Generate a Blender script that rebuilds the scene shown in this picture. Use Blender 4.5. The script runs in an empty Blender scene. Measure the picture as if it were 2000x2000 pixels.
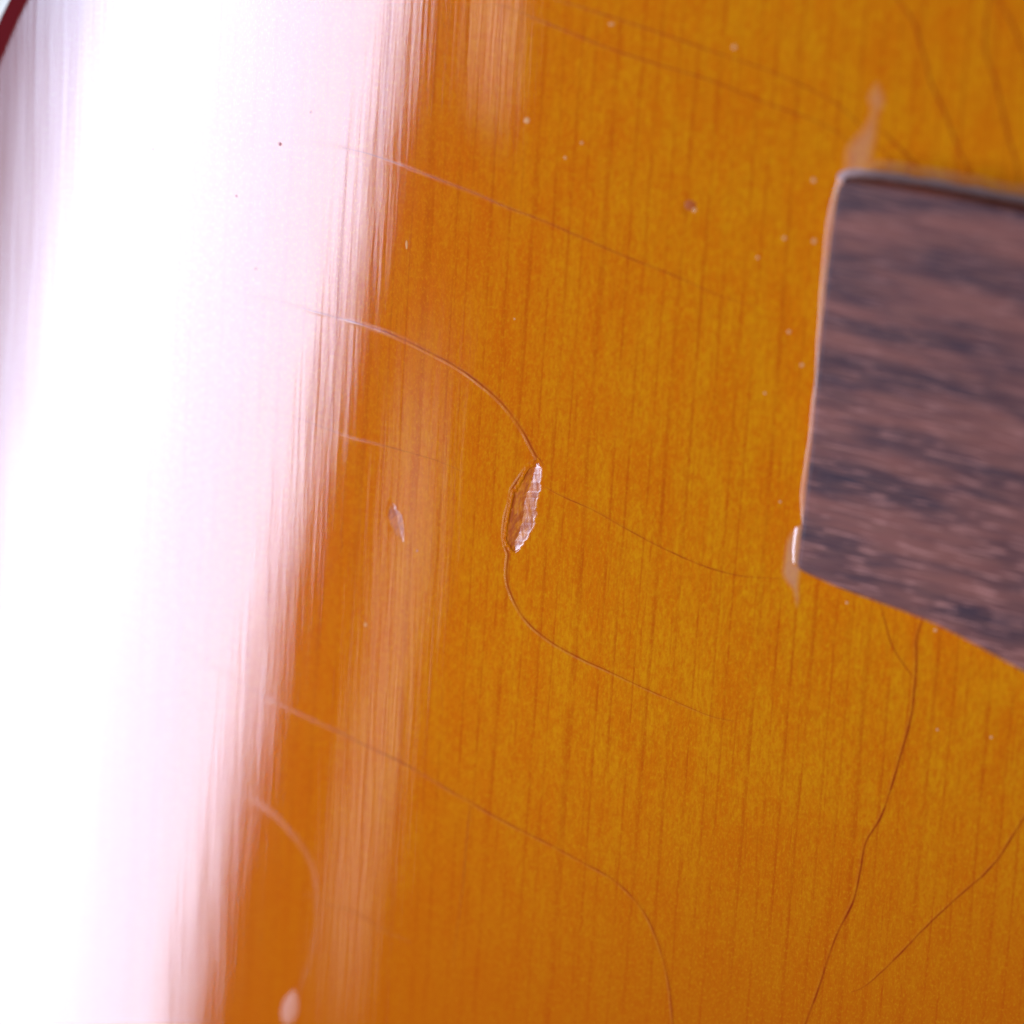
import bpy, math, random
import numpy as np
from mathutils import Vector, Matrix, noise

# ------------------------------------------------------------------ units: 1 unit = 1 cm
S = bpy.context.scene
S.unit_settings.system = 'METRIC'; S.unit_settings.scale_length = 0.01
COL = S.collection
random.seed(7)

# ------------------------------------------------------------------ camera
DIST = 25.0; TILT = math.radians(18)
ca = Vector((0.78, 0.62, 0)).normalized()
CAM = Vector((ca.x*math.sin(TILT), ca.y*math.sin(TILT), math.cos(TILT))) * DIST
FWD = (-CAM).normalized()
RGT = FWD.cross(Vector((0, 1, 0))).normalized()
UPV = RGT.cross(FWD)
HALF = 3.5                                   # half frame width at the focus distance, cm
cd = bpy.data.cameras.new("camera"); cam = bpy.data.objects.new("camera", cd); COL.objects.link(cam)
m = Matrix((RGT, UPV, -FWD)).transposed().to_4x4(); m.translation = CAM
cam.matrix_world = m
cd.sensor_width = 36; cd.sensor_fit = 'HORIZONTAL'; cd.lens = 18*DIST/HALF
cd.clip_start = 0.5; cd.clip_end = 1000
cd.dof.use_dof = True; cd.dof.focus_distance = DIST; cd.dof.aperture_fstop = 0.102
S.camera = cam

XC = 9.65          # the body's centre line
FLAT, RAD = 8.15, 30.0
def arch(x):
    """the top is flat in the middle and falls away in a gentle curve towards its edges"""
    u = np.maximum(np.abs(x-XC)-FLAT, 0); return -u*u/(2*RAD)
def at(px, py, z=0.0):
    """point of the guitar top (height z) seen at this place of the 2000 px photograph"""
    d = FWD*DIST + RGT*((px-1000)/1000*HALF) + UPV*(-(py-1000)/1000*HALF)
    p = CAM + d*((z-CAM.z)/d.z)
    for _ in range(6): p = CAM + d*((z+float(arch(p.x))-CAM.z)/d.z)
    return p

# ------------------------------------------------------------------ world + lamps
W = bpy.data.worlds.new("World"); S.world = W; W.use_nodes = True
W.node_tree.nodes["Background"].inputs[0].default_value = (0.80, 0.72, 1.0, 1)
W.node_tree.nodes["Background"].inputs[1].default_value = 0.035
S.view_settings.view_transform = 'Standard'; S.view_settings.look = 'None'
S.view_settings.exposure = 0; S.view_settings.gamma = 1

LC = (0.63, 0.745, 1.0)
def soft_lamp(name, loc, xdir, ydir, sx, sy, rad, ramp=None, along=None, col=None):
    """rectangular studio lamp facing the guitar; ramp = brightness over its width, along = over its length"""
    L = bpy.data.lights.new(name, 'AREA'); L.shape = 'RECTANGLE'; L.size = sx; L.size_y = sy
    L.energy = rad*sx*sy*math.pi
    L.color = col or LC
    o = bpy.data.objects.new(name, L); COL.objects.link(o)
    zd = xdir.cross(ydir).normalized()
    xd = xdir.normalized(); yd = zd.cross(xd)
    mm = Matrix((xd, yd, zd)).transposed().to_4x4(); mm.translation = loc
    o.matrix_world = mm
    L.use_nodes = True; nt = L.node_tree; em = nt.nodes["Emission"]
    g = nt.nodes.new('ShaderNodeNewGeometry'); sp = nt.nodes.new('ShaderNodeSeparateXYZ')
    nt.links.new(g.outputs['Parametric'], sp.inputs[0])
    mul = nt.nodes.new('ShaderNodeMath'); mul.operation = 'MULTIPLY'; mul.inputs[0].default_value = 1; mul.inputs[1].default_value = 1
    for i, r in enumerate((ramp, along)):
        if not r: continue
        cr = nt.nodes.new('ShaderNodeValToRGB'); nt.links.new(sp.outputs[i], cr.inputs[0])
        els = cr.color_ramp.elements
        while len(els) < len(r): els.new(0.5)
        for e, (p, v) in zip(els, r): e.position = p; e.color = (v, v, v, 1)
        nt.links.new(cr.outputs[0], mul.inputs[i])
    nt.links.new(mul.outputs[0], em.inputs[1])
    return o

def mirror(px, py, z):
    p = at(px, py); d = (p-CAM)
    u = max(XC-p.x-FLAT, 0); n = Vector((-u/RAD, 0, 1)).normalized()
    d = d - n*(2*d.dot(n))
    return p + d*((z-p.z)/d.z)
HL = 60.0
# main strip softbox, up and to the left: its mirror image is the white band on the lacquer
a0, a1 = mirror(860, 0, HL), mirror(400, 2000, HL)
ydir = (a0-a1).normalized()
e0, e1 = mirror(-190, 1000, HL), mirror(578, 1000, HL)
ctr = (e0+e1)/2
xd = (e1-e0); xd = xd - ydir*xd.dot(ydir); wid = xd.length
soft_lamp("softbox", ctr + ydir*4, xd, ydir, wid, 62, 33,
          ramp=[(0.0, 0.0), (0.10, 0.14), (0.18, 0.34), (0.28, 0.56), (0.40, 0.88), (0.52, 0.84), (0.76, .60), (1.0, 0.50)])
# thin dim strips: the edge reflector beside the softbox
for nm, (pa, pb), w, r in (("strip_lamp", ((862, 600), (645, 2050)), 58, 3.2), ("short_strip_lamp", ((978, -150), (955, 215)), 60, 4.6)):
    s0, s1 = mirror(*pa, HL+1), mirror(*pb, HL+1)
    mx, my = (pa[0]+pb[0])/2, (pa[1]+pb[1])/2
    wv = mirror(mx+w/2, my, HL+1)-mirror(mx-w/2, my, HL+1)
    yd = (s0-s1); xs_ = Vector((yd.y, -yd.x, 0)).normalized()
    soft_lamp(nm, (s0+s1)/2, xs_, yd, abs(wv.dot(xs_)), yd.length, r,
              along=[(0, 0.0), (0.2, 1), (.8, 1), (1, 0.0)], col=(1.0, 0.80, 0.66))

# ------------------------------------------------------------------ node helper
class NT:
    def __init__(s, name):
        s.m = bpy.data.materials.new(name); s.m.use_nodes = True
        s.t = s.m.node_tree; s.n = s.t.nodes; s.bsdf = s.n["Principled BSDF"]
        s.co = s.n.new('ShaderNodeTexCoord').outputs['Object']
    def set(s, inp, v):
        if hasattr(v, 'is_output') or isinstance(v, bpy.types.NodeSocket): s.t.links.new(v, inp)
        else: inp.default_value = v
    def math(s, op, a, b=0.0, c=None, clamp=False):
        n = s.n.new('ShaderNodeMath'); n.operation = op; n.use_clamp = clamp
        s.set(n.inputs[0], a); s.set(n.inputs[1], b)
        if c is not None: s.set(n.inputs[2], c)
        return n.outputs[0]
    def map(s, scale, rot=0.0, loc=(0, 0, 0), src=None):
        # rotate first, then scale
        r = s.n.new('ShaderNodeMapping'); s.t.links.new(src or s.co, r.inputs[0]); r.inputs['Rotation'].default_value = (0, 0, rot)
        k = s.n.new('ShaderNodeMapping'); s.t.links.new(r.outputs[0], k.inputs[0]); k.inputs['Scale'].default_value = scale; k.inputs['Location'].default_value = loc
        return k.outputs[0]
    def noise(s, vec, scale=1.0, detail=2.0, rough=0.5, dist=0.0):
        n = s.n.new('ShaderNodeTexNoise'); s.t.links.new(vec, n.inputs['Vector'])
        n.inputs['Scale'].default_value = scale; n.inputs['Detail'].default_value = detail
        n.inputs['Roughness'].default_value = rough; n.inputs['Distortion'].default_value = dist
        return n.outputs['Fac']
    def step(s, v, a, b, lo=0.0, hi=1.0):
        n = s.n.new('ShaderNodeMapRange'); n.interpolation_type = 'SMOOTHSTEP'
        s.set(n.inputs[0], v); n.inputs[1].default_value = a; n.inputs[2].default_value = b
        n.inputs[3].default_value = lo; n.inputs[4].default_value = hi
        return n.outputs[0]
    def mix(s, f, a, b, mode='MIX'):
        n = s.n.new('ShaderNodeMix'); n.data_type = 'RGBA'; n.blend_type = mode
        s.set(n.inputs[0], f)
        s.set(n.inputs[6], a if not isinstance(a, tuple) else (*a, 1)); s.set(n.inputs[7], b if not isinstance(b, tuple) else (*b, 1))
        return n.outputs[2]
    def attr(s, name):
        n = s.n.new('ShaderNodeAttribute'); n.attribute_name = name; return n.outputs['Fac']
    def bump(s, h, dist, strength=1.0, normal=None):
        n = s.n.new('ShaderNodeBump'); s.set(n.inputs['Height'], h); n.inputs['Distance'].default_value = dist
        n.inputs['Strength'].default_value = strength
        if normal: s.t.links.new(normal, n.inputs['Normal'])
        return n.outputs[0]

GR = math.radians(3.8)       # how far the wood grain leans from the picture's vertical

def spruce(name, kind='top'):
    N = NT(name)
    xyz = N.n.new('ShaderNodeSeparateXYZ'); N.t.links.new(N.co, xyz.inputs[0])
    X, Y = xyz.outputs[0], xyz.outputs[1]
    # warped coordinate so that the rings wander slightly
    wob = N.noise(N.map((0.9, 0.22, 1), GR), 1, 2)
    grainx = N.n.new('ShaderNodeCombineXYZ')
    gx = N.n.new('ShaderNodeSeparateXYZ'); N.t.links.new(N.map((1, 1, 1), GR), gx.inputs[0])
    N.set(grainx.inputs[0], N.math('ADD', gx.outputs[0], N.math('MULTIPLY', wob, 0.10)))
    N.set(grainx.inputs[1], gx.outputs[1])
    G = grainx.outputs[0]
    def gm(scale, loc=(0, 0, 0)): return N.map(scale, 0, loc, G)
    # annual rings: thin late-wood lines about 1.3 mm apart
    ring = N.noise(gm((3.4, 0.04, 1)), 1, 1.5, 0.45)
    saw = N.math('FRACT', N.math('MULTIPLY', N.math('ADD', N.math('MULTIPLY', ring, 0.28), gx.outputs[0]), 7.4))
    line = N.step(saw, 0.75, 0.92); line = N.math('MULTIPLY', line, N.step(saw, 1.0, 0.94))
    brk = N.noise(gm((9, 2.2, 1), (3, 1, 0)), 1, 3, 0.65)
    line = N.math('MULTIPLY', line, N.step(brk, 0.26, 0.70))
    line2 = N.step(N.noise(gm((38, 1.1, 1), (9, 4, 0)), 1, 3, 0.6), 0.56, 0.74)
    fib = N.noise(gm((36, 9, 1), (1, 7, 2)), 1, 3, 0.65)
    silk = N.noise(gm((75, 40, 1), (4, 2, 0)), 1, 2, 0.6)
    blotch = N.noise(gm((5.0, 1.6, 1), (0, 5, 0)), 1, 3, 0.6)
    grit = N.noise(gm((36, 17, 1), (3, 3, 0)), 1, 2.5, 0.7)
    broad = N.noise(N.map((0.42, 0.3, 1)), 1, 2, 0.5)
    amber = (0.91, 0.305, 0.003); orange = (0.87, 0.208, 0.002); dark = (0.62, 0.085, 0.002)
    c = N.mix(N.step(blotch, 0.32, 0.68), amber, orange)
    c = N.mix(N.step(fib, 0.35, 0.70, 0.0, 0.55), c, (0.72, 0.165, 0.002))
    c = N.mix(N.step(grit, 0.47, 0.66, 0.0, 0.5), c, (0.78, 0.145, 0.0015))
    c = N.mix(N.step(grit, 0.48, 0.30, 0.0, 0.5), c, (0.97, 0.37, 0.003))
    # burst: the tint turns redder towards the body's edge
    fr = N.step(N.math('ADD', X, N.math('ADD', N.math('MULTIPLY', Y, -0.16), N.math('MULTIPLY', broad, 1.6))), 2.4, -2.4)
    c = N.mix(N.math('MULTIPLY', fr, 0.92), c, (0.78, 0.115, 0.003))
    fb = N.step(Y, -0.8, -4.5)  # the tone also darkens towards the lower end
    c = N.mix(N.math('MULTIPLY', fb, 0.85), c, (0.66, 0.125, 0.002))
    c = N.mix(N.math('MULTIPLY', line, 0.60), c, dark)
    c = N.mix(N.math('MULTIPLY', line2, 0.42), c, dark)
    c = N.mix(N.step(silk, 0.50, 0.74, 0.0, 0.42), c, (0.95, 0.36, 0.006))  # bright flecks: the wood's silky sheen put into its colour
    c = N.mix(N.step(silk, 0.42, 0.22, 0.0, 0.40), c, (0.62, 0.13, 0.001))
    fred = N.step(N.attr('edge'), 0.0, 1.0)
    c = N.mix(fred, c, (0.15, 0.010, 0.012))
    # lacquer relief: the grain telegraphs through
    h1 = N.noise(gm((5.5, 0.30, 1), (2, 8, 0)), 1, 2.5, 0.55)
    h2 = N.noise(gm((24, 0.9, 1), (6, 3, 0)), 1, 2, 0.5)
    h3 = N.noise(N.map((0.9, 0.7, 1)), 1, 1, 0.5)
    h4 = N.noise(N.map((34, 26, 1)), 1, 2, 0.5)
    h = N.math('ADD', N.math('MULTIPLY', h1, 0.00062), N.math('MULTIPLY', h2, 0.00030))
    h = N.math('ADD', h, N.math('MULTIPLY', h3, 0.003))
    h = N.math('ADD', h, N.math('MULTIPLY', line, 0.00003))
    h = N.math('ADD', h, N.math('MULTIPLY', h4, 0.00001))
    rough = 0.045
    if kind == 'crack':
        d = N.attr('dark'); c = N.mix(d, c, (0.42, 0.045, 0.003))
        p = N.attr('pale'); c = N.mix(p, c, (0.70, 0.26, 0.10))  # highlight of the raised lip put into the colour
        rough = 0.10
    if kind == 'dent':
        dn = N.noise(N.map((26, 9, 1), 0.5), 1, 3, 0.6)
        c = N.mix(N.step(dn, 0.4, 0.62, 0.1, 0.75), c, (0.46, 0.062, 0.003))
        h = N.math('ADD', h, N.math('MULTIPLY', dn, 0.0002)); rough = 0.19
    if kind == 'glint': c = N.mix(N.attr('pale'), c, (0.74, 0.36, 0.20)); rough = 0.15  # bridge corner highlight put into a paler, shinier lacquer
    if kind == 'bruise':
        c = N.mix(N.attr('pale'), c, (0.74, 0.33, 0.17)); rough = 0.25
    N.set(N.bsdf.inputs['Base Color'], c)
    N.set(N.bsdf.inputs['Roughness'], rough)
    N.bsdf.inputs['IOR'].default_value = 1.58
    N.set(N.bsdf.inputs['Normal'], N.bump(h, 1.0))
    return N.m

def plain(name, col, rough, bump=None, coat=0):
    N = NT(name)
    f = N.noise(N.map((9, 9, 9)), 1, 4, 0.6)
    c = N.mix(N.step(f, 0.3, 0.7, 0, 0.35), col, tuple(v*0.72 for v in col))
    N.set(N.bsdf.inputs['Base Color'], c); N.bsdf.inputs['Roughness'].default_value = rough
    N.bsdf.inputs['Coat Weight'].default_value = coat
    if bump: N.set(N.bsdf.inputs['Normal'], N.bump(N.noise(N.map((14, 14, 14)), 1, 3), bump))
    return N.m

def rosewood():
    N = NT('rosewood')
    R = math.radians(9.5)
    warp = N.noise(N.map((0.8, 0.8, 1)), 1, 2)
    g = N.n.new('ShaderNodeSeparateXYZ'); N.t.links.new(N.map((1, 1, 1), R), g.inputs[0])
    cc = N.n.new('ShaderNodeCombineXYZ'); N.set(cc.inputs[0], g.outputs[0]); N.set(cc.inputs[1], N.math('ADD', g.outputs[1], N.math('MULTIPLY', warp, 0.035)))
    G = cc.outputs[0]
    def gm(sc, loc=(0, 0, 0)): return N.map(sc, 0, loc, G)
    band = N.noise(gm((0.75, 4.2, 1), (1.3, 2.2, 0)), 1, 3, 0.5)
    mid = N.noise(gm((1.3, 13, 1), (5, 1, 0)), 1, 3, 0.6)
    fine = N.noise(gm((2.6, 52, 1), (2, 6, 0)), 1, 3, 0.6)
    pore = N.noise(gm((3.8, 44, 1), (8, 3, 0)), 1, 1.5, 0.5)
    c = N.mix(N.step(band, 0.36, 0.64), (0.050, 0.017, 0.028), (0.30, 0.088, 0.060))
    c = N.mix(N.step(mid, 0.44, 0.68, 0.0, 0.55), c, (0.075, 0.020, 0.024))
    c = N.mix(N.step(fine, 0.42, 0.66, 0.0, 0.60), c, (0.30, 0.105, 0.070))
    # open pores, their pale reflections put into the colour, denser towards the lower edge
    xyz = N.n.new('ShaderNodeSeparateXYZ'); N.t.links.new(N.co, xyz.inputs[0])
    low = N.step(xyz.outputs[1], 1.6, -0.4, 0.35, 1.0)
    pf = N.math('MULTIPLY', N.step(pore, 0.575, 0.65), low)
    c = N.mix(N.math('MULTIPLY', pf, 0.8), c, (0.62, 0.24, 0.18))
    N.set(N.bsdf.inputs['Base Color'], c)
    N.set(N.bsdf.inputs['Roughness'], N.step(fine, 0.3, 0.7, 0.42, 0.55))
    N.bsdf.inputs['Specular IOR Level'].default_value = 0.30
    N.bsdf.inputs['Sheen Weight'].default_value = 0.04
    N.bsdf.inputs['Sheen Tint'].default_value = (0.9, 0.8, 1, 1)
    h = N.math('ADD', N.math('MULTIPLY', fine, 0.004), N.math('MULTIPLY', pore, -0.006))
    N.set(N.bsdf.inputs['Normal'], N.bump(h, 1.0, 0.9))
    return N.m

M_TOP = spruce('amber_spruce'); M_CRACK = spruce('cracked_lacquer', 'crack')
M_DENT = spruce('dented_spruce', 'dent'); M_PALE = spruce('lifted_lacquer', 'bruise')
M_GLINT = spruce('lacquer_glint', 'glint'); M_ROSE = rosewood()
M_CREAM = plain('cream_binding', (0.72, 0.62, 0.46), 0.3)
M_SIDE = plain('dark_red_side', (0.10, 0.008, 0.008), 0.15)
M_GREY = plain('sheen_lacquer', (0.66, 0.42, 0.38), 0.35, 0.004)  # pale base colour stands in for light reflected by the fillet
M_SPECK = plain('pale_speck', (0.95, 0.40, 0.13), 0.6)
M_DENT_SHADE = plain('dent_shade', (0.62, 0.12, 0.01), 0.25)  # brown tone that paints the shade inside the round dent
M_DSPECK = plain('brown_speck', (0.75, 0.25, 0.2), 0.2)

# ------------------------------------------------------------------ mesh helper
def obj(name, verts, faces, mat, parent=None, attrs=None, smooth=True):
    me = bpy.data.meshes.new(name)
    me.from_pydata([tuple(v) for v in verts], [], faces); me.update()
    if smooth: me.polygons.foreach_set('use_smooth', [True]*len(me.polygons))
    me.materials.append(mat)
    for k, vals in (attrs or {}).items():
        a = me.attributes.new(k, 'FLOAT', 'POINT'); a.data.foreach_set('value', list(map(float, vals)))
    o = bpy.data.objects.new(name, me); COL.objects.link(o)
    if parent: o.parent = parent
    return o

# ------------------------------------------------------------------ the guitar
guitar = bpy.data.objects.new('guitar', None); COL.objects.link(guitar)
guitar.empty_display_size = 1
guitar['label'] = 'acoustic guitar with glossy amber spruce top, cracked lacquer and dark rosewood bridge'
guitar['category'] = 'guitar'

# half width of the body (cm) along its length (world y), mirrored about x = XC
WY = [24.5, 24.3, 23.0, 19.5, 14.0, 9.0, 6.0, 4.5, 3.72, 3.50, 3.27, 2.9, 1.9, 0.0, -3.5, -8.0, -12.5, -16.0, -17.6, -17.9]
WW = [0.0, 2.5, 7.5, 11.5, 13.0, 12.6, 12.55, 12.95, 13.27, 13.36, 13.50, 13.69, 14.0, 14.45, 15.2, 15.9, 15.2, 10.5, 4.5, 0.0]
def half_w(y):
    return np.interp(y, WY[::-1], WW[::-1])

def surf(x, y):
    """height of the lacquered top, cm"""
    z = arch(x)
    xl = XC-half_w(y)
    d = np.minimum(x-xl, (2*XC-xl)-x)
    r = np.clip((0.17-d)/0.17, 0, 1)
    return z - 0.030*r*r

def inside(poly, x, y):
    c = np.zeros(x.shape, bool); n = len(poly)
    for i in range(n):
        x1, y1 = poly[i]; x2, y2 = poly[(i+1) % n]
        if y1 == y2: continue
        k = ((y1 > y) != (y2 > y)) & (x < (x2-x1)*(y-y1)/(y2-y1)+x1)
        c ^= k
    return c

def P2(pts): return [(at(a, b).x, at(a, b).y) for a, b in pts]
DENT = P2([(1053, 903), (1058, 915), (1057.5, 935), (1056, 951), (1053, 966), (1049, 978), (1047, 995), (1049, 1006), (1044, 1014), (1043, 1029), (1034, 1045),
           (1028, 1056), (1021, 1065), (1014, 1075), (1006, 1079), (998, 1073), (990, 1062), (987, 1049), (989, 1032), (992, 1018), (994, 1002), (999, 988), (1001, 972),
           (1006, 961), (1013, 950), (1017, 940), (1024, 930), (1028, 920), (1034, 912), (1043, 905)])
def ragged(poly, amp):
    out = []
    for i in range(len(poly)):
        a, b = poly[i], poly[(i+1) % len(poly)]
        for k in range(4):
            t = k/4; x = a[0]+(b[0]-a[0])*t; y = a[1]+(b[1]-a[1])*t
            out.append((x+amp*noise.noise(Vector((x*45, y*45, 1)))+0.35*amp*noise.noise(Vector((x*110, y*110, 2))), y+amp*noise.noise(Vector((x*45, y*45, 5)))))
    return out
DENT = ragged(DENT, 0.012)
CHIP = P2([(767, 980), (773, 989), (777, 997), (784, 1005), (787, 1014), (789, 1028), (789, 1040), (790, 1051), (787, 1061), (784, 1057), (780, 1051), (774, 1047),
           (770, 1039), (766, 1030), (762, 1020), (759, 1008), (759, 997), (762, 987)])

CHIP = ragged(CHIP, 0.008)

def pdist(poly, x, y):
    """distance to polygon outline"""
    best = np.full(x.shape, 1e9)
    for i in range(len(poly)):
        ax, ay = poly[i]; bx, by = poly[(i+1) % len(poly)]
        vx, vy = bx-ax, by-ay; L = vx*vx+vy*vy
        t = np.clip(((x-ax)*vx+(y-ay)*vy)/L, 0, 1)
        best = np.minimum(best, np.hypot(x-ax-t*vx, y-ay-t*vy))
    return best
def span(poly, x, y):
    """0..1 from the left to the right outline at this height"""
    lo = np.full(y.shape, 1e9); hi = np.full(y.shape, -1e9)
    for i in range(len(poly)):
        ax, ay = poly[i]; bx, by = poly[(i+1) % len(poly)]
        if ay == by: continue
        t = (y-ay)/(by-ay); k = (t >= 0) & (t <= 1); xx = ax+t*(bx-ax)
        lo = np.where(k, np.minimum(lo, xx), lo); hi = np.where(k, np.maximum(hi, xx), hi)
    return np.clip((x-lo)/np.maximum(hi-lo, 1e-6), 0, 1), np.maximum(hi-lo, 0)

def dents(x, y):
    z = np.zeros(x.shape)
    for poly, depth, wall, k in ((DENT, 0.0056, 0.50, 1.0), (CHIP, 0.0008, 0.45, 1.0)):
        bx = [p[0] for p in poly]; by = [p[1] for p in poly]
        m = (x > min(bx)-.12) & (x < max(bx)+.12) & (y > min(by)-.12) & (y < max(by)+.12)
        if not m.any(): continue
        xs, ys = x[m], y[m]
        ins = inside(poly, xs, ys); d = pdist(poly, xs, ys); t, wd = span(poly, xs, ys)
        edge = np.clip(d/0.010, 0, 1); edge = edge*edge*(3-2*edge)
        if poly is DENT:
            wall = 0.5+np.array([0.13*noise.noise(Vector((1, b*11, 4))) for b in ys])
            prof = np.where(t < wall, 0.62+0.7*t, np.clip((1-t)/(1-wall), 0, 1)*0.93+0.04)
        else:
            prof = np.where(t < 0.65, 0.35+0.95*t, np.clip((1-t)/0.35, 0, 1))
        gn = np.array([1.3*noise.noise(Vector((a*42+b*8, b*9, 4)))+0.4*noise.noise(Vector((a*90, b*24, 9))) if q else 0 for a, b, q in zip(xs, ys, ins)])
        zi = (-depth*prof+(0.00026 if poly is DENT else 0.0002)*gn)*edge
        ridge = 0.0013 if poly is DENT else 0.0002
        # raised rim outside the pit, higher on the left
        cx = (min(bx)+max(bx))/2
        side = np.where(xs < cx + (ys-(min(by)+max(by))/2)*0.22, 1.0, 0.35)
        zo = ridge*np.exp(-(d/0.022)**2)*side*np.clip(d/0.006, 0, 1)
        z[m] += np.where(ins, zi, zo)
    for (cx, cy, r, dep) in ((1347, 406, 15, 0.0028),):
        p = at(cx, cy); rr = np.hypot(x-p.x, (y-p.y)*0.85)/(r*0.0037)
        z += -dep*np.exp(-(rr*1.3)**4) + 0.0009*np.exp(-((rr-1.15)*3)**2)
    return z

def axis(lo, hi, dense):
    v = [lo]
    while v[-1] < hi:
        x = v[-1]; s = 0.5 if abs(x) > 4.6 else 0.04
        for a, b, st in dense:
            if a-st <= x <= b: s = min(s, st)
            elif x < a: s = min(s, max(a-x, 1e-4))
        v.append(x+s)
    v[-1] = hi
    return np.array(v)
b0, b1 = at(955, 1095), at(1075, 885); c0, c1 = at(748, 1085), at(800, 970); q0, q1 = at(1322, 430), at(1372, 378)
ys = axis(-17.9, 24.5, [(-4.6, 4.6, 0.04), (b0.y, b1.y, 0.0036), (q0.y, q1.y, 0.006)])
base = axis(-4.6, 4.6, [(b0.x, b1.x, 0.0032), (c0.x, c1.x, 0.004), (q0.x, q1.x, 0.006)])
near = base[base >= -2.6]
nl, nr = 60, 40
rows = []
for y in ys:
    w = float(half_w(y)); xl, xr = XC-w, XC+w
    if xl < -2.6 and xr > 4.7:
        t = np.linspace(0, 1, nl, endpoint=False)**1.6        # finer towards the outline
        left = xl+(-2.6-xl)*t
        mid = near
        right = mid[-1]+(xr-mid[-1])*(1-(1-np.linspace(0, 1, nr+1)[1:])**1.6)
        rows.append(np.concatenate([left, mid, right]))
    else:
        n = nl+len(near)+nr
        # body narrower than the dense zone: spread the columns
        full = np.concatenate([np.linspace(-4.6, -2.6, nl, endpoint=False), near, np.linspace(near[-1], 24, nr+1)[1:]])
        t = (full-full[0])/(full[-1]-full[0])
        rows.append(xl+(xr-xl)*t)
XX = np.array(rows); YY = np.repeat(ys[:, None], XX.shape[1], 1)
ZZ = surf(XX, YY)+dents(XX, YY)
xl = XC-half_w(YY); dd = np.minimum(XX-xl, 2*XC-xl-XX)
EDGE = np.clip(1-(dd-0.14)/0.14, 0, 1)*1.0
EDGE = np.maximum(EDGE, np.clip(1-dd/2.3, 0, 1)*0.85)
nrw, ncl = XX.shape
V = np.stack([XX, YY, ZZ], -1).reshape(-1, 3)
idx = np.arange(nrw*ncl).reshape(nrw, ncl)
Q = np.stack([idx[:-1, :-1], idx[:-1, 1:], idx[1:, 1:], idx[1:, :-1]], -1).reshape(-1, 4)
fc = V[Q].mean(1)
md = inside(DENT, fc[:, 0], fc[:, 1]); mc = inside(CHIP, fc[:, 0], fc[:, 1])

# smooth normals shared across the split pieces
P = V.reshape(nrw, ncl, 3)
du = np.gradient(P, axis=1); dv = np.gradient(P, axis=0)
NRM = np.cross(du, dv).reshape(-1, 3); ln = np.linalg.norm(NRM, axis=1, keepdims=True); NRM = np.where(ln > 1e-12, NRM/np.maximum(ln, 1e-12), (0, 0, 1))

def grid_piece(name, mask, mat, parent):
    q = Q[mask]; u, inv = np.unique(q, return_inverse=True); q = inv.reshape(-1, 4)
    me = bpy.data.meshes.new(name)
    me.vertices.add(len(u)); me.vertices.foreach_set('co', V[u].astype(np.float32).ravel())
    me.loops.add(q.size); me.loops.foreach_set('vertex_index', q.ravel().astype(np.int32))
    me.polygons.add(len(q)); me.polygons.foreach_set('loop_start', np.arange(0, q.size, 4, dtype=np.int32))
    me.update(); me.polygons.foreach_set('use_smooth', np.ones(len(q), bool))
    a = me.attributes.new('edge', 'FLOAT', 'POINT'); a.data.foreach_set('value', EDGE.reshape(-1)[u].astype(np.float32))
    me.materials.append(mat); me.update()
    me.normals_split_custom_set_from_vertices([tuple(n) for n in NRM[u]])
    o = bpy.data.objects.new(name, me); COL.objects.link(o); o.parent = parent
    return o
soundboard = grid_piece('soundboard', ~(md | mc), M_TOP, guitar)
dent = grid_piece('dent', md, M_DENT, soundboard); dent['label'] = 'long narrow dent with a bright inner wall'
chip = grid_piece('dent', mc, M_DENT, soundboard); chip['label'] = 'small shallow dent beside the white reflection'

# binding, side and back follow the outline
oy = np.concatenate([np.linspace(24.5, 5, 60), np.linspace(4.9, 2.5, 60), np.linspace(2.4, -17.9, 70)])
left = [(XC-float(half_w(y)), y) for y in oy]; right = [(XC+float(half_w(y)), y) for y in oy[::-1]][1:-1]
loop = left+right
def sweep(name, prof, mat):
    vs, fs = [], []; n = len(loop); k = len(prof)
    for i in range(n):
        p, q = Vector(loop[i-1]), Vector(loop[(i+1) % n]); t = (q-p).normalized(); nn = Vector((t.y, -t.x))
        if nn.dot(Vector(loop[i])-Vector((XC, loop[i][1]*0.8+0.5))) < 0: nn = -nn
        for (o, z) in prof: vs.append((loop[i][0]+nn.x*o, loop[i][1]+nn.y*o, z+(float(arch(loop[i][0])) if z > -5 else 0)))
    for i in range(n):
        for j in range(k-1):
            a = i*k+j; b = ((i+1) % n)*k+j; fs.append((a, b, b+1, a+1))
    return obj(name, vs, fs, mat, guitar)
z0 = -0.030
sweep('binding', [(0.0, z0-0.002), (0.02, z0-0.002), (0.10, z0-0.012), (0.15, z0-0.035), (0.17, z0-0.07), (0.17, z0-0.6)], M_CREAM)
sweep('side', [(0.165, z0-0.6), (0.165, -9.6)], M_SIDE)
bk = [(x, y, -9.55) for x, y in loop]; obj('back', bk, [tuple(range(len(bk)))], M_SIDE, guitar, smooth=False)

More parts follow.
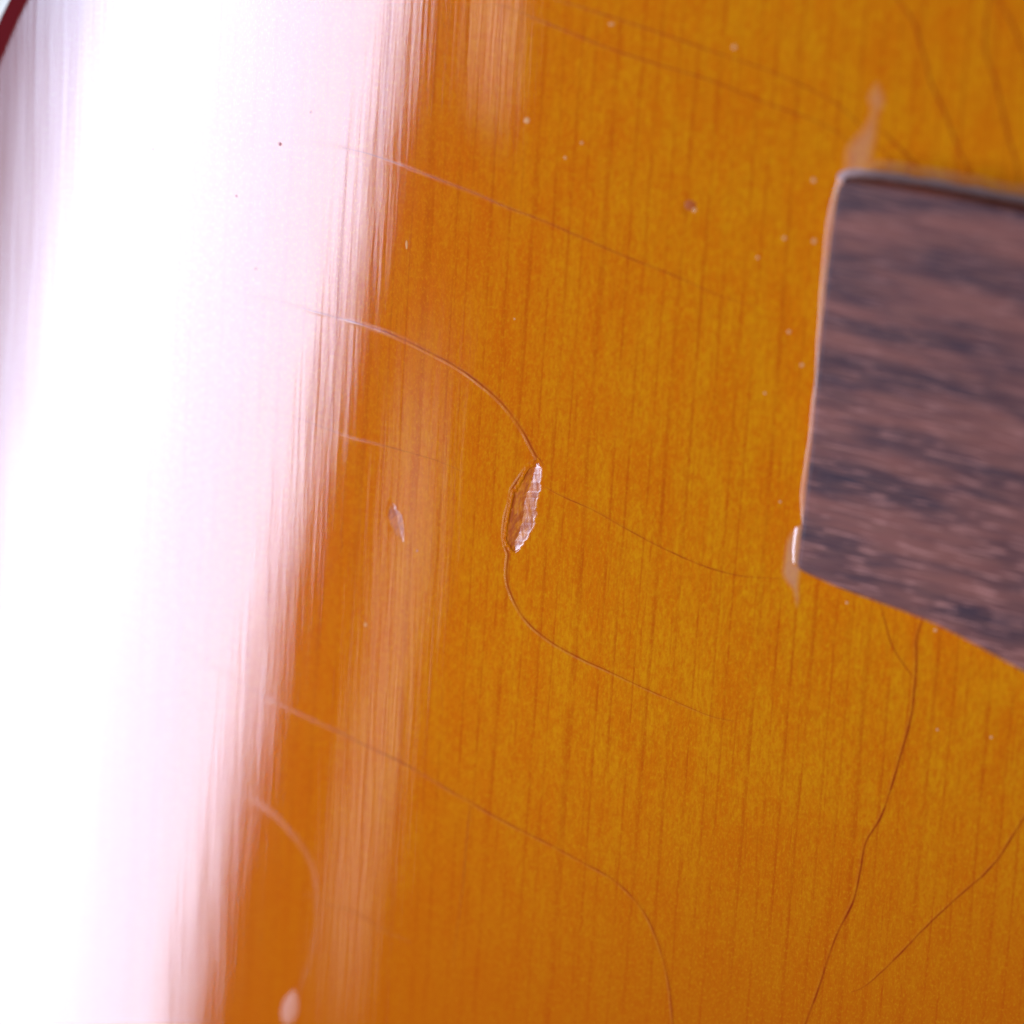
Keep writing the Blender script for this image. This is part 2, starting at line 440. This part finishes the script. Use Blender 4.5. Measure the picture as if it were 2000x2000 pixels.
# ------------------------------------------------------------------ lacquer cracks: thin raised lips with a dirty line
def catmull(pts, step=4.0):
    out = []
    p = [np.array(q, float) for q in pts]; p = [2*p[0]-p[1]]+p+[2*p[-1]-p[-2]]
    for i in range(1, len(p)-2):
        n = max(2, int(np.linalg.norm(p[i+1]-p[i])/step))
        for k in range(n):
            t = k/n
            out.append(0.5*((2*p[i])+(-p[i-1]+p[i+1])*t+(2*p[i-1]-5*p[i]+4*p[i+1]-p[i+2])*t*t+(-p[i-1]+3*p[i]-3*p[i+1]+p[i+2])*t**3))
    out.append(p[-2]); return out
OV = 2000/1932
def crack(pts, w=5.0, h=1.0, dark=0.7, pale=0.0, ov=False, jit=0.9, t0=0.15, t1=0.15, seed=0):
    if ov: pts = [(a*OV, b*OV) for a, b in pts]
    c = catmull(pts); n = len(c); wp = [(at(*q).x, at(*q).y) for q in c]
    rs = random.Random(seed+int(pts[0][0]))
    vs, fs, da, pa = [], [], [], []
    # cross profile: offset (in w), height, darkness, pale highlight painted on the lit side
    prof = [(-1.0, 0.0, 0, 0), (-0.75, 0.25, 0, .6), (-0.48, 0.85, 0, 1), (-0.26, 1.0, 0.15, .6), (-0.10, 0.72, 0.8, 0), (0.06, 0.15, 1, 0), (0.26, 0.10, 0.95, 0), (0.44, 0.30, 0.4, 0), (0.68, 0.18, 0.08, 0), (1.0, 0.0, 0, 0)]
    k = len(prof); px = 0.0037; off = 0.0
    sg = 1.0 if sum(-(wp[i+1][1]-wp[i][1])*0.9+(wp[i+1][0]-wp[i][0])*0.45 for i in range(n-1)) > 0 else -1.0
    for i in range(n):
        a = wp[max(i-1, 0)]; b = wp[min(i+1, n-1)]
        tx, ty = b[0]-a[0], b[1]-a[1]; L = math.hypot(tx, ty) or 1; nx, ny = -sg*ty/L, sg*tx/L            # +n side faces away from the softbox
        s = i/(n-1); tap = min(1, s/t0 if t0 else 1, (1-s)/t1 if t1 else 1); tap = max(tap, 0.02)
        v = 0.62+0.9*noise.noise(Vector((i*0.11, seed*3.1, pts[0][1]*.01)))+0.25*noise.noise(Vector((i*0.5, seed, 3)))
        v = max(0.15, v)*tap
        off = jit*0.5*noise.noise(Vector((i*0.22, 7.7, seed+pts[0][0]*.1)))
        hw = w*px*(0.5+0.5*tap)
        for (u, hh, d, p) in prof:
            x = wp[i][0]+nx*(u*hw+off*px); y = wp[i][1]+ny*(u*hw+off*px)
            z = float(surf(np.array([x]), np.array([y]))[0])+0.0004+hh*h*0.00090*v
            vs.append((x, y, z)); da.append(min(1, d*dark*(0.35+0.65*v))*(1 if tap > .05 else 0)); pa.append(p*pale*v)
    # winding so that faces look up
    for i in range(n-1):
        for j in range(k-1):
            a = i*k+j; f = (a, a+1, a+k+1, a+k)
            p0, p1, p2 = Vector(vs[f[0]]), Vector(vs[f[1]]), Vector(vs[f[2]])
            fs.append(f if (p1-p0).cross(p2-p0).z > 0 else f[::-1])
    return obj('lacquer_crack', vs, fs, M_CRACK, soundboard, {'dark': da, 'pale': pa, 'edge': [0]*len(vs)})

K = crack
K([(440, 553), (510, 565), (600, 590), (680, 612), (740, 632), (800, 660), (860, 692), (910, 728), (950, 765), (985, 812), (1005, 850), (1014, 866)], 6.2, .8, .85, .38, True, t1=.0, t0=.35)
K([(1049, 893), (1042, 903), (1030, 911), (1018, 928), (1006, 946), (998, 958), (996, 972), (993, 988), (987, 1008), (984, 1035), (984, 1055), (988, 1072), (992, 1082), (990, 1105), (989, 1125), (994, 1150), (1009, 1185), (1035, 1221), (1082, 1258), (1139, 1289), (1188, 1311), (1260, 1345), (1344, 1381), (1391, 1400), (1450, 1412)], 5.4, .8, .85, .38, t0=.0, t1=.5)
K([(1049, 893), (1056, 900), (1061, 912)], 3.5, .8, .9, t0=0.0, t1=.3)
K([(120, 376), (181, 377), (326, 386), (409, 373), (442, 344), (460, 306), (480, 282), (510, 273), (580, 273), (640, 282), (688, 293)], 4.5, .12, .22, t0=.1, t1=.1)
K([(660, 287), (688, 293), (727, 303), (803, 330), (870, 356), (932, 380), (994, 407), (1056, 430), (1139, 466), (1222, 502), (1315, 538), (1398, 575), (1470, 598)], 4.0, .35, .8, t0=.1, t1=.25)
K([(960, 5), (999, 18), (1053, 40), (1125, 69), (1198, 98), (1300, 131), (1391, 159), (1499, 203), (1590, 236), (1637, 261), (1670, 290), (1694, 325)], 4.6, .3, .7, t1=0)
K([(1060, -12), (1089, 0), (1180, 29), (1300, 69), (1391, 101), (1499, 138), (1572, 170), (1626, 199), (1662, 228), (1699, 268), (1735, 308), (1748, 326)], 4.6, .3, .7, t1=0)
K([(1713, 246), (1753, 286), (1800, 333)], 5.5, .3, .8, t0=.3, t1=0)
K([(1735, -40), (1753, 0), (1782, 40), (1804, 109), (1818, 163), (1843, 217), (1865, 275), (1898, 348)], 7, .4, .8, 0, t0=0, t1=0)
K([(1932, -40), (1930, 0), (1923, 94), (1945, 163), (1963, 246), (1981, 308), (1991, 372)], 7, .4, .85, 0, t0=0, t1=0)
K([(1925, -40), (1948, 0), (1974, 43), (2000, 105), (2030, 200), (2060, 380)], 7, .4, .85, 0, t0=0, t1=0)
K([(1062, 950), (1096, 969), (1161, 998), (1212, 1027), (1284, 1066), (1372, 1105), (1445, 1125), (1517, 1130), (1545, 1128)], 3.8, .35, .75, t0=.1, t1=.3)
K([(500, 790), (590, 820), (677, 852), (722, 864), (777, 878), (853, 900), (905, 922)], 3.4, .3, .55, t0=.4, t1=.3)
K([(330, 1215), (440, 1280), (500, 1315), (560, 1345), (640, 1382), (700, 1412), (760, 1440), (820, 1475), (880, 1510), (960, 1555), (1040, 1595), (1100, 1628), (1150, 1655), (1190, 1690), (1220, 1730), (1245, 1790), (1262, 1860), (1272, 1960)], 5, .55, .65, .12, True, t0=.25, t1=0)
K([(390, 1450), (430, 1480), (490, 1515), (540, 1560), (575, 1605), (593, 1650), (598, 1720), (590, 1790), (575, 1840), (562, 1878)], 7, .45, .25, .1, True, t0=.3, t1=.1)
K([(1806, 1180), (1802, 1204), (1790, 1248), (1789, 1300), (1780, 1394), (1760, 1470), (1735, 1554), (1717, 1601), (1691, 1644), (1680, 1699), (1666, 1760), (1637, 1818), (1619, 1865), (1597, 1934), (1572, 2000), (1550, 2070)], 6.2, .8, 1.0, .05, t0=0, t1=0)
K([(1712, 1155), (1717, 1175), (1728, 1215), (1742, 1262), (1767, 1302), (1786, 1328)], 4.2, .4, .85, t0=0, t1=.15)
K([(2050, 1530), (2000, 1597), (1970, 1644), (1949, 1677), (1916, 1713), (1894, 1731), (1850, 1770), (1800, 1818), (1745, 1875), (1690, 1925), (1655, 1940)], 5.4, .6, .9, .05, t0=0, t1=.2)
K([(600, 1745), (638, 1767), (672, 1775), (707, 1789), (743, 1814), (800, 1840)], 5, .4, .4, .1, t0=.3, t1=.4)
K([(919, 1560), (914, 1610), (909, 1662), (904, 1727), (894, 1800), (884, 1890)], 3.2, .15, .8, t0=.1, t1=.6)  # dark grain line of the wood, drawn with the crack ribbon

# ------------------------------------------------------------------ rosewood bridge
def ztop(x):                                     # the wing thins towards its tip
    return 0.26+0.065*(x-1.9)
def atz(px, py):
    p = at(px, py, 0.25)
    for _ in range(4): p = at(px, py, ztop(p.x))
    return p
br_px = ([(1641, 354), (1648, 351), (1700, 357), (1800, 373), (1900, 392), (2000, 412), (2200, 452), (2500, 500), (2900, 540), (3400, 560)]
         + [(3400, 1800), (2900, 1760), (2600, 1660), (2300, 1490), (2130, 1390), (2050, 1342), (2000, 1313), (1940, 1280), (1880, 1247), (1820, 1217), (1760, 1194), (1700, 1172), (1640, 1150), (1590, 1128), (1561, 1115)]
         + [(1556, 1111), (1555, 1106), (1562, 1050), (1573, 950), (1584, 850), (1592, 750), (1601, 650), (1611, 550), (1622, 450), (1635, 365)])
top = [atz(*p) for p in br_px]
# round and resample
def resample(pts, step=0.03):
    out = []
    n = len(pts)
    for i in range(n):
        a, b = pts[i], pts[(i+1) % n]; k = max(1, int((b-a).length/step))
        for j in range(k): out.append(a.lerp(b, j/k))
    for _ in range(3): out = [(out[i-1]+out[i]*2+out[(i+1) % len(out)])/4 for i in range(len(out))]
    return out
top = resample(top); nb = len(top)
nrm = []
for i in range(nb):
    t = (top[(i+1) % nb]-top[i-1]); t.z = 0; t.normalize(); nrm.append(Vector((-t.y, t.x, 0)))
cen = sum(top, Vector())/nb
if sum((cen-top[i]).dot(nrm[i]) for i in range(nb)) < 0: nrm = [-q for q in nrm]
vs, fs = [], []
prof = [(0.0, None), (0.0, -0.020), (0.004, -0.010), (0.012, -0.003), (0.026, 0.0)]
for i in range(nb):
    jz = 0.0015*noise.noise(top[i]*9)
    for (ins, dz) in prof:
        p = top[i]+nrm[i]*ins
        z = -0.01 if dz is None else ztop(p.x)+dz+jz*(1 if dz < 0 else 0)
        vs.append((p.x, p.y, z))
k = len(prof)
for i in range(nb):
    for j in range(k-1):
        a = i*k+j; b = ((i+1) % nb)*k+j; fs.append((a, b, b+1, a+1))
fs.append(tuple(i*k+k-1 for i in range(nb)))
import bmesh
bridge = obj('bridge', vs, fs, M_ROSE, guitar, smooth=False)
bm = bmesh.new(); bm.from_mesh(bridge.data); bmesh.ops.recalc_face_normals(bm, faces=bm.faces)
bmesh.ops.triangulate(bm, faces=[f for f in bm.faces if len(f.verts) > 4]); bm.to_mesh(bridge.data); bm.free()

# ------------------------------------------------------------------ lacquer pooled round the bridge foot
def domed_patch(name, pts, height, mat, parent, pale=1.0, hfun=None, step=0.009, rim=0.05, fade=0.02):
    poly = [(at(a, b).x, at(a, b).y) for a, b in catmull(pts+[pts[0]], 6)[:-1]]
    bx = [p[0] for p in poly]; by = [p[1] for p in poly]
    gx = np.arange(min(bx)-step, max(bx)+2*step, step); gy = np.arange(min(by)-step, max(by)+2*step, step)
    X, Y = np.meshgrid(gx, gy); ins = inside(poly, X, Y); D = pdist(poly, X, Y)
    Z = np.where(ins, height*np.sin(np.clip(D/rim, 0, 1)*math.pi/2), 0)
    if hfun is not None: Z = Z*hfun(X, Y)
    lift = np.where(ins, 0.0007, 0.0005)
    Z = surf(X, Y)+Z+lift
    keep = ins | (D < step*1.5)
    A = np.where(ins, np.clip(D/fade, 0, 1), 0)*pale
    ids = -np.ones(X.shape, int); ids[keep] = np.arange(keep.sum())
    vs = np.stack([X[keep], Y[keep], Z[keep]], -1); fs = []
    for r in range(X.shape[0]-1):
        for c in range(X.shape[1]-1):
            q = (ids[r, c], ids[r, c+1], ids[r+1, c+1], ids[r+1, c])
            if min(q) >= 0: fs.append(tuple(int(t) for t in q))
    return obj(name, vs.tolist(), fs, mat, parent, {'pale': A[keep], 'edge': np.zeros(keep.sum())})

# ribbon swept along the bridge foot: outer toe on the top, inner edge up the wall
def fillet(name, pts, wout, hwall, mat, pale, taper=True, inner=0.10):
    c = catmull(pts, 8); n = len(c); vs, fs, pa = [], [], []
    prof = [(1.0, 0.0004, 0.0), (0.85, 0.06, .5), (0.6, 0.22, .9), (0.35, 0.5, 1), (0.1, 0.9, 1), (0.0, 1.0, 1), (-inner, 1.0, 1)]
    for i in range(n):
        s = i/(n-1); p = atz(*c[i]); q0 = atz(*c[max(i-1, 0)]); q1 = atz(*c[min(i+1, n-1)])
        t = q1-q0; t.z = 0; t.normalize(); nn = Vector((t.y, -t.x, 0))
        if nn.dot(cen-p) > 0: nn = -nn
        w = wout(s)*(1+0.14*noise.noise(Vector((s*14, pale, 2)))); hh = hwall(s)
        for (u, z, a) in prof:
            uu = u*w if u > 0 else u
            vs.append((p.x+nn.x*uu, p.y+nn.y*uu, 0.0008+z*hh if z > .001 else -0.001)); pa.append(a*pale*(0.8+0.7*noise.noise(Vector((s*22, u, 0)))))
    k = len(prof)
    for i in range(n-1):
        for j in range(k-1):
            a = i*k+j; f = (a, a+1, a+k+1, a+k); v0, v1, v2 = (Vector(vs[f[t]]) for t in (0, 1, 2))
            fs.append(f if (v1-v0).cross(v2-v0).z > 0 else f[::-1])
    return obj(name, vs, fs, mat, bridge, {'pale': [min(1, max(0, q)) for q in pa], 'edge': [0]*len(vs)})
f1 = fillet('lacquer_fillet', [(1640, 356), (1622, 450), (1611, 550), (1601, 650), (1592, 750), (1584, 850), (1573, 950), (1562, 1050), (1556, 1108)],
            lambda s: 0.064+0.010*math.sin(s*9)-0.030*max(0, min(1, (s-.84)/.06)), lambda s: 0.008, M_PALE, .42)
f1['label'] = 'pale orange lacquer fillet along the end of the bridge wing'
f2 = fillet('lacquer_fillet', [(1634, 362), (1645, 353), (1700, 357), (1800, 373), (1900, 392), (2000, 412), (2200, 452)],
            lambda s: 0.055, lambda s: 0.045*(1-.4*s), M_GREY, 1)
f2['label'] = 'lacquer fillet, pale reflection painted in, along the upper edge of the bridge'
f3 = fillet('lacquer_fillet', [(1672, 353), (1700, 357), (1800, 373), (1900, 392), (2000, 412), (2200, 452)],
            lambda s: 0.13, lambda s: 0.006, M_PALE, .34)
f3['label'] = 'thin reddish lacquer halo above the upper edge of the bridge'
lp = domed_patch('lifted_lacquer', [(1714, 158), (1722, 172), (1729, 190), (1728, 208), (1718, 224), (1715, 245), (1714, 268), (1708, 296), (1704, 330), (1700, 352), (1650, 362), (1640, 348), (1648, 325), (1652, 290), (1668, 268), (1684, 250), (1697, 228), (1701, 212), (1695, 196), (1700, 178)], 0.0008, M_PALE, soundboard, .42, fade=0.055)
lp['label'] = 'pale tongue of lifted lacquer above the bridge corner'
lq = domed_patch('lifted_lacquer', [(1548, 1035), (1536, 1060), (1531, 1095), (1528, 1120), (1536, 1138), (1548, 1152), (1553, 1172), (1556, 1186), (1561, 1172), (1561, 1145), (1564, 1120), (1572, 1095), (1580, 1050)], 0.0008, M_PALE, soundboard, .6, fade=0.03)
lq['label'] = 'pale drip of lifted lacquer below the bridge corner'
gl = domed_patch('lacquer_glint', [(1553, 1030), (1549, 1052), (1547, 1078), (1549, 1103), (1560, 1104), (1566, 1060), (1568, 1025)], 0.0062, M_GLINT, soundboard, .7, fade=0.02, rim=0.035, step=0.006)  # bump added to catch the white highlight on the fillet
gl['label'] = 'added bump that makes the white drop of lacquer at the lower bridge corner'
blister = domed_patch('lacquer_blister', [(572, 1935), (580, 1950), (579, 1975), (570, 1995), (556, 1998), (551, 1980), (556, 1955)], 0.0003, M_PALE, soundboard, .16, fade=0.06, rim=0.05)

# ------------------------------------------------------------------ specks and pits in the lacquer
def speck(px, py, r, mat, sy=1.0, h=0.16):
    p = at(px, py); R = r*0.0025; vs = [(p.x, p.y, float(surf(np.array([p.x]), np.array([p.y]))[0])+0.0006+R*h)]; fs = []; n = 12
    for ring, (rr, zz) in enumerate(((0.45, .85), (0.8, .45), (1.05, 0.0))):
        for i in range(n):
            a = i*2*math.pi/n; q = rr*(1+0.18*noise.noise(Vector((px+math.cos(a)*1.3, py+math.sin(a)*1.3, ring))))
            vs.append((p.x+R*q*math.cos(a), p.y+R*q*sy*math.sin(a), vs[0][2]-R*h*(1-zz)))
    for i in range(n):
        j = (i+1) % n; fs.append((0, 1+i, 1+j))
        for r2 in range(2):
            a = 1+r2*n; fs.append((a+i, a+n+i, a+n+j, a+j))
    return obj('lacquer_speck', vs, fs, mat, soundboard)
for (x, y, r) in ((1029, 235, 8), (1589, 352, 6), (1532, 465, 5), (1480, 503, 4), (1590, 471, 6), (1541, 648, 5), (1566, 713, 5), (1494, 768, 3.5), (1524, 980, 3.5),
                  (1654, 1177, 4), (1827, 1231, 4.5), (1136, 279, 4), (1104, 308, 4), (1434, 92, 6), (1831, 1425, 3.5), (1936, 1440, 4), (714, 1220, 5), (1005, 618+5, 2.5), (1356, 410, 5.5)):
    speck(x, y, r, M_SPECK, 1.0)
speck(1349, 401, 15, M_DENT_SHADE, 0.9, 0.03)  # flat disc added as painted shade of the round dent
speck(794, 478, 3, M_SPECK, 4)
speck(1194, 47, 8, M_SPECK, .5, .2)
for (x, y, r) in ((547, 281, 5), (299, 292, 2.6), (462, 383, 3.2), (607, 219, 2.2), (500, 525, 2.6), (815, 1076, 2.5)):
    speck(x, y, r, M_DSPECK)
